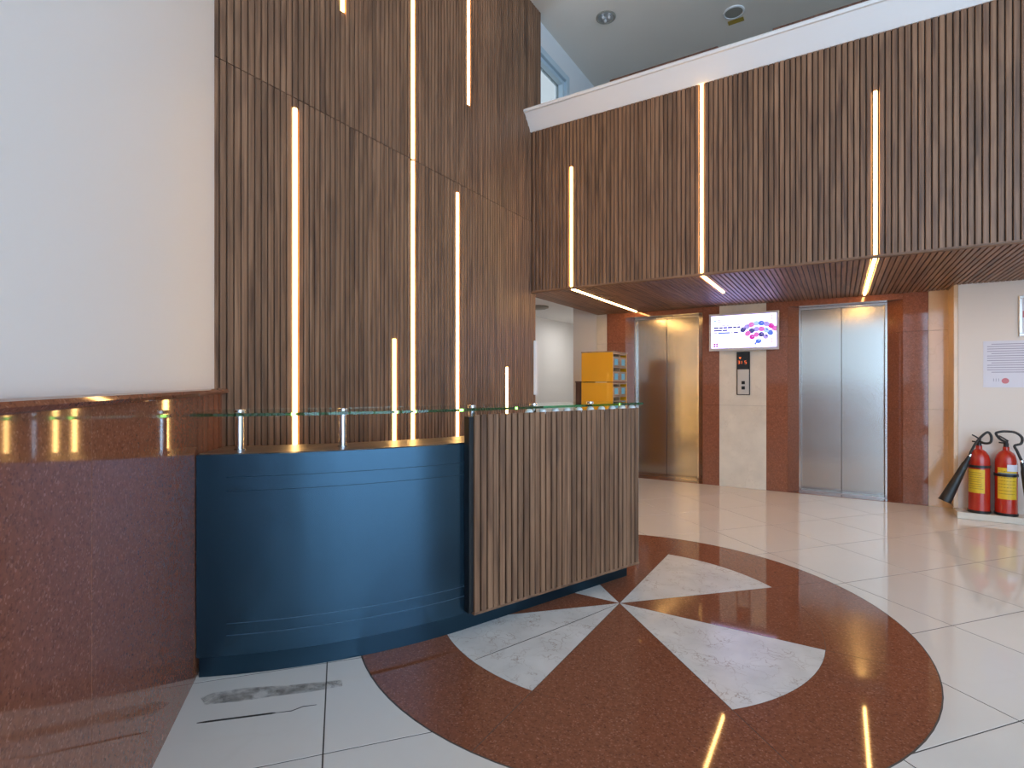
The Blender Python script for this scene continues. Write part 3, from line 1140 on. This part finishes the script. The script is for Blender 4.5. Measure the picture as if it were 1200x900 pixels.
sdisc(0.06, 0.15, 0.014, 0.014, 'sky')
sbar(0.10, 0.15, 0.12, 0.145, 'grey')
sbar(0.10, 0.16, 0.17, 0.195, 'grey')
words(0.04, 0.29, 0.315, (0.06, 0.04, 0.07, 0.05, 0.08, 0.06), 'grey')
words(0.04, 0.345, 0.395, (0.075, 0.06, 0.06, 0.075, 0.055, 0.05), 'navy')
words(0.04, 0.43, 0.475, (0.13, 0.075), 'navy')
words(0.04, 0.515, 0.545, (0.055,), 'grey')
words(0.11, 0.51, 0.555, (0.185,), 'blue')
words(0.31, 0.515, 0.545, (0.035,), 'grey')
words(0.355, 0.51, 0.555, (0.07,), 'navy')
for i in range(2):
    for j in range(2):
        sbar(0.035 + i * 0.04, 0.068 + i * 0.04, 0.845 + j * 0.065, 0.897 + j * 0.065, 'plum', 'printed_block')
pal = ['pink', 'blue', 'violet', 'magenta', 'sky', 'navy', 'violet', 'pink']
for ring, (rr, cnt, sz) in enumerate(((0.235, 8, 0.027), (0.165, 6, 0.027), (0.10, 4, 0.023))):
    for k in range(cnt):
        a = R(90 + (k - (cnt - 1) / 2) * (92 / max(cnt - 1, 1)))
        uu = 0.74 + rr * math.cos(a) / SWD * 1.0
        vv = 0.86 - rr * math.sin(a) / SHT * 0.95
        sdisc(uu, vv, sz * 1.25, 0.029, pal[(k * 3 + ring) % 8], math.degrees(a) - 90)
        sdisc(uu + 0.012, vv - 0.02, sz * 0.45, 0.009, pal[(k * 5 + ring + 3) % 8], math.degrees(a) - 60)
sdisc(0.735, 0.82, 0.032, 0.026, 'blue', 10)
sdisc(0.75, 0.79, 0.015, 0.017, 'sky')
sdisc(0.69, 0.89, 0.010, 0.016, 'blue', -20)
for v0, v1 in ((0.06, 0.24), (0.42, 0.58), (0.74, 0.92)):
    for i in range(5):
        dv = (v1 - v0) / 5
        sbar(0.925, 0.945, v0 + i * dv, v0 + i * dv + dv * 0.7, 'pink', 'printed_letter')

# ------------------------------------------------------------------ lift call panel
CX0, CX1, CZ0, CZ1 = -1.036, -0.890, 1.106, 1.618
cp = thing('elevator_call_panel', ((CX0 + CX1) / 2, EY, CZ0), 'lift call panel with orange floor display and two buttons below the screen', 'call panel')
box('backplate', CX0, CX1, EY - 0.014, EY - 0.0005, CZ0, CZ1, M['dark'], cp, 0.003)
dsp = box('display_window', CX0 + 0.004, CX1 - 0.004, EY - 0.019, EY - 0.014, 1.418, CZ1 - 0.004, plain('smoked_display', (0.012, 0.012, 0.014), 0.12), cp, 0.002)
plt = box('button_plate', CX0 + 0.010, CX1 - 0.010, EY - 0.018, EY - 0.014, CZ0 + 0.008, 1.410, M['satin'], cp, 0.002)
for z in (1.252, 1.190):
    bt = box('button', -0.982, -0.944, EY - 0.024, EY - 0.018, z - 0.019, z + 0.019, M['dark'], plt, 0.003)
AMB = emit('amber_digits', (1.0, 0.16, 0.03), 2.2)
SEG = {'a': (0.1, 0.9, 0.92, 1.0), 'b': (0.85, 1.0, 0.52, 0.95), 'c': (0.85, 1.0, 0.05, 0.48), 'd': (0.1, 0.9, 0.0, 0.08), 'e': (0.0, 0.15, 0.05, 0.48), 'f': (0.0, 0.15, 0.52, 0.95), 'g': (0.1, 0.9, 0.46, 0.54)}


def digit(x, z, w, hgt, segs):
    for c in segs:
        a, b, d, e = SEG[c]
        box('digit_segment', x + a * w, x + b * w, EY - 0.0198, EY - 0.0190, z + d * hgt, z + e * hgt, AMB, dsp)


digit(-1.022, 1.475, 0.021, 0.036, 'abcdg')
digit(-0.998, 1.475, 0.021, 0.036, 'bc')
digit(-0.948, 1.475, 0.021, 0.036, 'acdfg')
bm = bmesh.new()
for yy in (EY - 0.0198, EY - 0.0190):
    pass
a_ = [bm.verts.new((x, EY - 0.0198, z)) for x, z in ((-1.010, 1.553), (-0.985, 1.553), (-0.9975, 1.530))]
b_ = [bm.verts.new((x, EY - 0.0190, z)) for x, z in ((-1.010, 1.553), (-0.985, 1.553), (-0.9975, 1.530))]
bm.faces.new(a_)
bm.faces.new(b_[::-1])
for k in range(3):
    bm.faces.new((a_[k], a_[(k + 1) % 3], b_[(k + 1) % 3], b_[k]))
mesh_obj('arrow', bm, AMB, dsp)

# ------------------------------------------------------------------ orange pigeonhole cabinet
OX0, OX1, OY0, OY1 = -2.52, -2.14, 5.60, 6.06
cab = thing('pigeonhole_cabinet', ((OX0 + OX1) / 2, (OY0 + OY1) / 2, 0), 'orange pigeonhole cabinet with blue stickers left of the elevators', 'cabinet')
for (z0, z1) in ((0.0, 1.252), (1.262, 1.592)):
    t = 0.018
    for y0 in (OY0, OY1 - t):
        box('side_panel', OX0, OX1, y0, y0 + t, z0, z1, M['orange'], cab, 0.002)
    box('back_panel', OX0, OX0 + t, OY0 + t, OY1 - t, z0, z1, M['orange'], cab)
    ym = (OY0 + OY1) / 2
    nrow = 3 if z1 < 1.3 else 2
    nrow = max(2, round((z1 - z0) / 0.165))
    hz = (z1 - z0) / nrow
    for j in range(nrow + 1):
        zc = min(max(z0 + j * hz, z0 + t / 2), z1 - t / 2)
        box('shelf', OX0 + t, OX1 - 0.003, OY0 + t, OY1 - t, zc - t / 2, zc + t / 2, M['ply'], cab)
    box('divider', OX0 + t, OX1 - 0.003, ym - t / 2, ym + t / 2, z0 + t, z1 - t, M['ply'], cab)
    for j in range(nrow):
        za = z0 + j * hz + t / 2
        zb = z0 + (j + 1) * hz - t / 2
        for y0, y1 in ((OY0 + t, ym - t / 2), (ym + t / 2, OY1 - t)):
            dr_ = box('flap', OX1 - 0.014, OX1 - 0.004, y0 + 0.003, y1 - 0.003, za + 0.004, zb - 0.040, M['ply'], cab)
            box('sticker', OX1 - 0.0038, OX1 - 0.0028, y0 + 0.05, y1 - 0.05, za + 0.015, za + 0.085, M['cyan'], dr_)
box('top_board', OX0 - 0.004, OX1 + 0.008, OY0 - 0.004, OY1 + 0.004, 1.593, 1.605, M['ply'], cab, 0.002)
bxs = thing('storage_box', (-2.575, 5.86, 0), 'narrow dark brown box standing close behind the orange cabinet', 'box')
box('carcass', -2.64, -2.53, 5.70, 6.02, 0.0, 1.25, M['ply_dark'], bxs, 0.004)
box('lid', -2.645, -2.525, 5.695, 6.025, 1.25, 1.268, M['ply_dark'], bxs, 0.003)

# white upright panel at the end of the slat wall
vp = thing('upright_panel', (XS + 0.02, 4.84, 1.11), 'slim white upright panel mounted at the end of the slat wall', 'panel')
prism('panel_body', [(XS + 0.004, 4.805), (XS + 0.030, 4.815), (XS + 0.030, 4.862), (XS + 0.004, 4.872)], 1.125, 1.690, M['plastic'], vp, 0.004)
box('mounting_plate', XS + 0.0012, XS + 0.004, 4.815, 4.862, 1.16, 1.65, M['alu'], vp)

# ------------------------------------------------------------------ papers and frame on the right wall
nt = thing('notice_sheet', (1.36, WY, 1.208), 'white printed notice sheet with a red stamp taped to the white wall', 'notice')
sh = box('sheet', 1.144, 1.56, WY - 0.0030, WY - 0.0012, 1.208, 1.636, M['paper'], nt)
random.seed(11)
for j in range(13):
    z = 1.606 - j * 0.0215
    x1 = 1.535 - random.random() * 0.06
    box('printed_line', 1.172 + (0.03 if j % 4 == 0 else 0), x1, WY - 0.0036, WY - 0.0030, z - 0.0035, z + 0.0035, M['ink'], sh)
for j, x in enumerate((1.215, 1.232, 1.250)):
    box('signature_stroke', x, x + 0.004, WY - 0.0036, WY - 0.0030, 1.262, 1.290, M['ink'], sh)
bm = bmesh.new()
bmesh.ops.create_circle(bm, cap_ends=True, segments=20, radius=0.026)
stp = mesh_obj('stamp', bm, M['stamp'], sh, False, Matrix.Translation((1.298, WY - 0.0034, 1.268)) @ Matrix.Rotation(R(90), 4, 'X'))
pfm = thing('picture_frame', (1.55, WY, 1.672), 'grey picture frame hung above the notice sheet at the edge of view', 'picture frame')
for a, b, c, d in ((1.388, 1.72, 2.012, 2.038), (1.388, 1.72, 1.672, 1.698), (1.388, 1.413, 1.698, 2.012), (1.695, 1.72, 1.698, 2.012)):
    box('frame_bar', a, b, WY - 0.018, WY - 0.001, c, d, M['satin'], pfm, 0.003)
pc = box('print', 1.413, 1.695, WY - 0.006, WY - 0.001, 1.698, 2.012, M['paper'], pfm)
box('printed_block', 1.413, 1.52, WY - 0.0066, WY - 0.006, 1.84, 1.90, M['stamp'], pc)
box('printed_block', 1.45, 1.66, WY - 0.0066, WY - 0.006, 1.74, 1.80, M['ink'], pc)

# ------------------------------------------------------------------ fire extinguishers
def arc_patch(name, c, r, a0, a1, z0, z1, mat, parent, th=0.0012, n=14):
    bm = bmesh.new()
    rows = []
    for k in range(n + 1):
        a = a0 + (a1 - a0) * k / n
        ca, sa = math.cos(a), math.sin(a)
        rows.append([bm.verts.new((c[0] + r * ca, c[1] + r * sa, z0)), bm.verts.new((c[0] + (r + th) * ca, c[1] + (r + th) * sa, z0)),
                     bm.verts.new((c[0] + (r + th) * ca, c[1] + (r + th) * sa, z1)), bm.verts.new((c[0] + r * ca, c[1] + r * sa, z1))])
    for p, q in zip(rows, rows[1:]):
        for k in range(4):
            bm.faces.new((p[k], p[(k + 1) % 4], q[(k + 1) % 4], q[k]))
    bm.faces.new(rows[0])
    bm.faces.new(rows[-1])
    o = mesh_obj(name, bm, mat, parent, True)
    o.modifiers.new('edges', 'EDGE_SPLIT').split_angle = R(40)
    return o


def extinguisher(cx, cy, label, hose, horn_a, horn_b, lab_a, lab_z, blue):
    z0 = 0.0605
    t = thing('fire_extinguisher', (cx, cy, z0), label, 'fire extinguisher', 'fire extinguishers by the right wall')
    r = 0.079
    body = lathe('cylinder', [(0, 0.012), (r - 0.01, 0.012), (r, 0.022), (r, 0.455), (r * 0.97, 0.495), (r * 0.86, 0.530), (r * 0.66, 0.558), (r * 0.42, 0.574),
                              (0.024, 0.582), (0.022, 0.612), (0, 0.612)], (cx, cy, z0), M['red'], t, 32)
    lathe('base_ring', [(r - 0.004, 0.0), (r + 0.004, 0.0), (r + 0.005, 0.022), (r + 0.0005, 0.024)], (cx, cy, z0), M['black'], t, 32, ring_only=True)
    la0, la1 = lab_a
    lb = arc_patch('label', (cx, cy), r + 0.0003, la0, la1, z0 + lab_z[0], z0 + lab_z[1], M['yellow'], t)
    nline = 8
    for k in range(nline):
        z = z0 + lab_z[1] - 0.03 - k * (lab_z[1] - lab_z[0] - 0.05) / nline
        arc_patch('printed_line', (cx, cy), r + 0.0016, la0 + 0.12, la1 - 0.12 - 0.25 * random.random(), z - 0.004, z + 0.002, M['label_print'], lb, 0.0004, 6)
    if blue:
        arc_patch('printed_band', (cx, cy), r + 0.0016, la0 + 0.02, la1 - 0.02, z0 + lab_z[1] - 0.075, z0 + lab_z[1] - 0.045, M['label_blue'], lb, 0.0004, 8)
        tg = arc_patch('white_tag', (cx, cy), r + 0.0032, la1 - 0.95, la1 + 0.1, z0 + lab_z[1] - 0.03, z0 + lab_z[1] + 0.03, M['paper'], t, 0.0008)
        tube('tag_string', [(cx + 0.02, cy - 0.02, z0 + 0.63), (cx + 0.045, cy - 0.055, z0 + 0.57), (cx + 0.062, cy - 0.056, z0 + 0.50), (cx + 0.06, cy - 0.058, z0 + lab_z[1] + 0.02)], 0.002, M['paper'], t, 6)
    zs = z0 + (0.425 if not blue else 0.362)
    arc_patch('strap', (cx, cy), r + 0.0022, 0, 2 * math.pi * 0.999, zs - 0.012, zs + 0.012, M['black'], t, 0.0025, 32)
    # valve, levers
    lathe('valve_body', [(0.0, 0.0), (0.019, 0.0), (0.019, 0.03), (0.015, 0.034), (0.015, 0.05), (0.0, 0.05)], (cx, cy, z0 + 0.612), M['black'], t, 16)
    for dz, rise in ((0.052, 0.045), (0.030, 0.006)):
        tube('lever', [(cx + 0.015, cy, z0 + 0.612 + dz), (cx - 0.020, cy + 0.004, z0 + 0.612 + dz + rise * 0.6), (cx - 0.048, cy + 0.008, z0 + 0.612 + dz + rise)], 0.0065, M['black'], t, 8)
    hs = tube('hose', hose, 0.0105, M['black'], t, 10)
    # discharge horn
    a, b = Vector(horn_a), Vector(horn_b)
    ax = (b - a)
    L = ax.length
    q = ax.normalized().to_track_quat('Z', 'Y').to_matrix().to_4x4()
    hn = lathe('horn', [(0.0, 0.0), (0.015, 0.0), (0.019, 0.05), (0.026, 0.08), (0.050, L - 0.01), (0.055, L), (0.049, L - 0.004), (0.020, 0.09), (0, 0.085)],
               a, M['black'], t, 24, q)
    lathe('hose_ferrule', [(0.0, -0.022), (0.013, -0.022), (0.014, 0.0), (0, 0)], a, M['chrome'], t, 14, q)
    return t


X1, X2, EYC = 1.098, 1.284, 6.402
extinguisher(X1, EYC, 'red fire extinguisher at the left of the pair, black horn swung out towards the elevator',
             [(X1, EYC, 0.715), (1.13, 6.36, 0.700), (1.166, 6.34, 0.712), (1.172, 6.34, 0.765), (1.150, 6.34, 0.802), (1.112, 6.335, 0.772), (1.065, 6.335, 0.700), (1.030, 6.335, 0.615), (1.022, 6.335, 0.585)],
             (1.020, 6.335, 0.575), (0.838, 6.30, 0.150), (R(195), R(290)), (0.185, 0.40), False)
extinguisher(X2, EYC, 'red fire extinguisher at the right of the pair, white tag on its yellow label',
             [(X2, EYC, 0.715), (1.235, 6.36, 0.745), (1.205, 6.345, 0.792), (1.225, 6.345, 0.808), (1.270, 6.35, 0.815), (1.335, 6.35, 0.808), (1.378, 6.35, 0.765), (1.372, 6.35, 0.712), (1.330, 6.345, 0.690), (1.345, 6.335, 0.64), (1.372, 6.33, 0.56)],
             (1.375, 6.325, 0.545), (1.440, 6.27, 0.125), (R(215), R(318)), (0.150, 0.43), True)

# ------------------------------------------------------------------ ceiling fittings
dl = thing('downlight', (-2.14, 5.394, CZ), 'round recessed downlight in the ceiling at the left', 'downlight')
lathe('trim_ring', [(0.085, 0.0), (0.105, 0.0), (0.105, -0.008), (0.09, -0.014), (0.082, -0.006)], (-2.14, 5.394, CZ - 0.0005), M['grille'], dl, 28, ring_only=True)
lathe('reflector', [(0.0, -0.001), (0.08, -0.001), (0.083, -0.006), (0.05, -0.003), (0, -0.003)], (-2.14, 5.394, CZ - 0.0005), M['chrome'], dl, 28)
for k in range(3):
    lathe('bulb', [(0.0, -0.03), (0.012, -0.026), (0.016, -0.012), (0.012, -0.0035), (0, -0.0035)],
          (-2.14 + 0.038 * math.cos(k * 2.1), 5.394 + 0.038 * math.sin(k * 2.1), CZ - 0.0005), M['plastic'], dl, 14)
spk = thing('ceiling_speaker', (-0.951, 6.036, CZ), 'round grey ceiling speaker grille beside the gold sticker', 'speaker')
lathe('rim', [(0.088, 0.0), (0.108, 0.0), (0.106, -0.010), (0.092, -0.014), (0.088, -0.010)], (-0.951, 6.036, CZ - 0.0005), M['plastic'], spk, 28, ring_only=True)
lathe('grille', [(0.0, -0.0005), (0.0875, -0.0005), (0.0875, -0.008), (0.0, -0.013)], (-0.951, 6.036, CZ - 0.0005), M['grille'], spk, 28)
stk = tag(box('ceiling_sticker', -1.035, -0.875, 6.165, 6.235, CZ - 0.004, CZ - 0.0004, M['gold'], None, 0.001), 'small gold rectangular sticker on the ceiling beside the speaker', 'sticker')

# added downlights, unseen right of the frame, to warm the light by the elevators
def soffit_fill_light(x, y, which):
    t = thing('soffit_fill_light', (x, y, SZ - 0.001), 'small added warm fill downlight in the slat soffit right of the elevators, ' + which, 'downlight', 'added fill downlights along the soffit')
    z = SZ - 0.0015
    lathe('trim_ring', [(0.042, 0.0), (0.056, 0.0), (0.055, -0.005), (0.044, -0.008), (0.042, -0.004)], (x, y, z), M['plastic'], t, 24, ring_only=True)
    lathe('lens', [(0.0, 0.0), (0.0415, 0.0), (0.0415, -0.004), (0.0, -0.005)], (x, y, z), emit('fill_light_lens', (1.0, 0.74, 0.48), 8.0), t, 24)
    l = bpy.data.lights.new('fill_light_lamp', 'AREA')
    l.shape = 'DISK'
    l.size = 0.09
    l.energy = 2.6
    l.color = (1.0, 0.62, 0.32)
    o = bpy.data.objects.new('fill_light_lamp', l)
    link(o, t, Matrix.Translation((x, y, z - 0.012)))


for x, y, which in ((1.95, 5.35, 'front row, nearer'), (1.95, 6.15, 'back row, nearer'), (3.15, 5.35, 'front row, farther'), (3.15, 6.15, 'back row, farther')):
    soffit_fill_light(x, y, which)
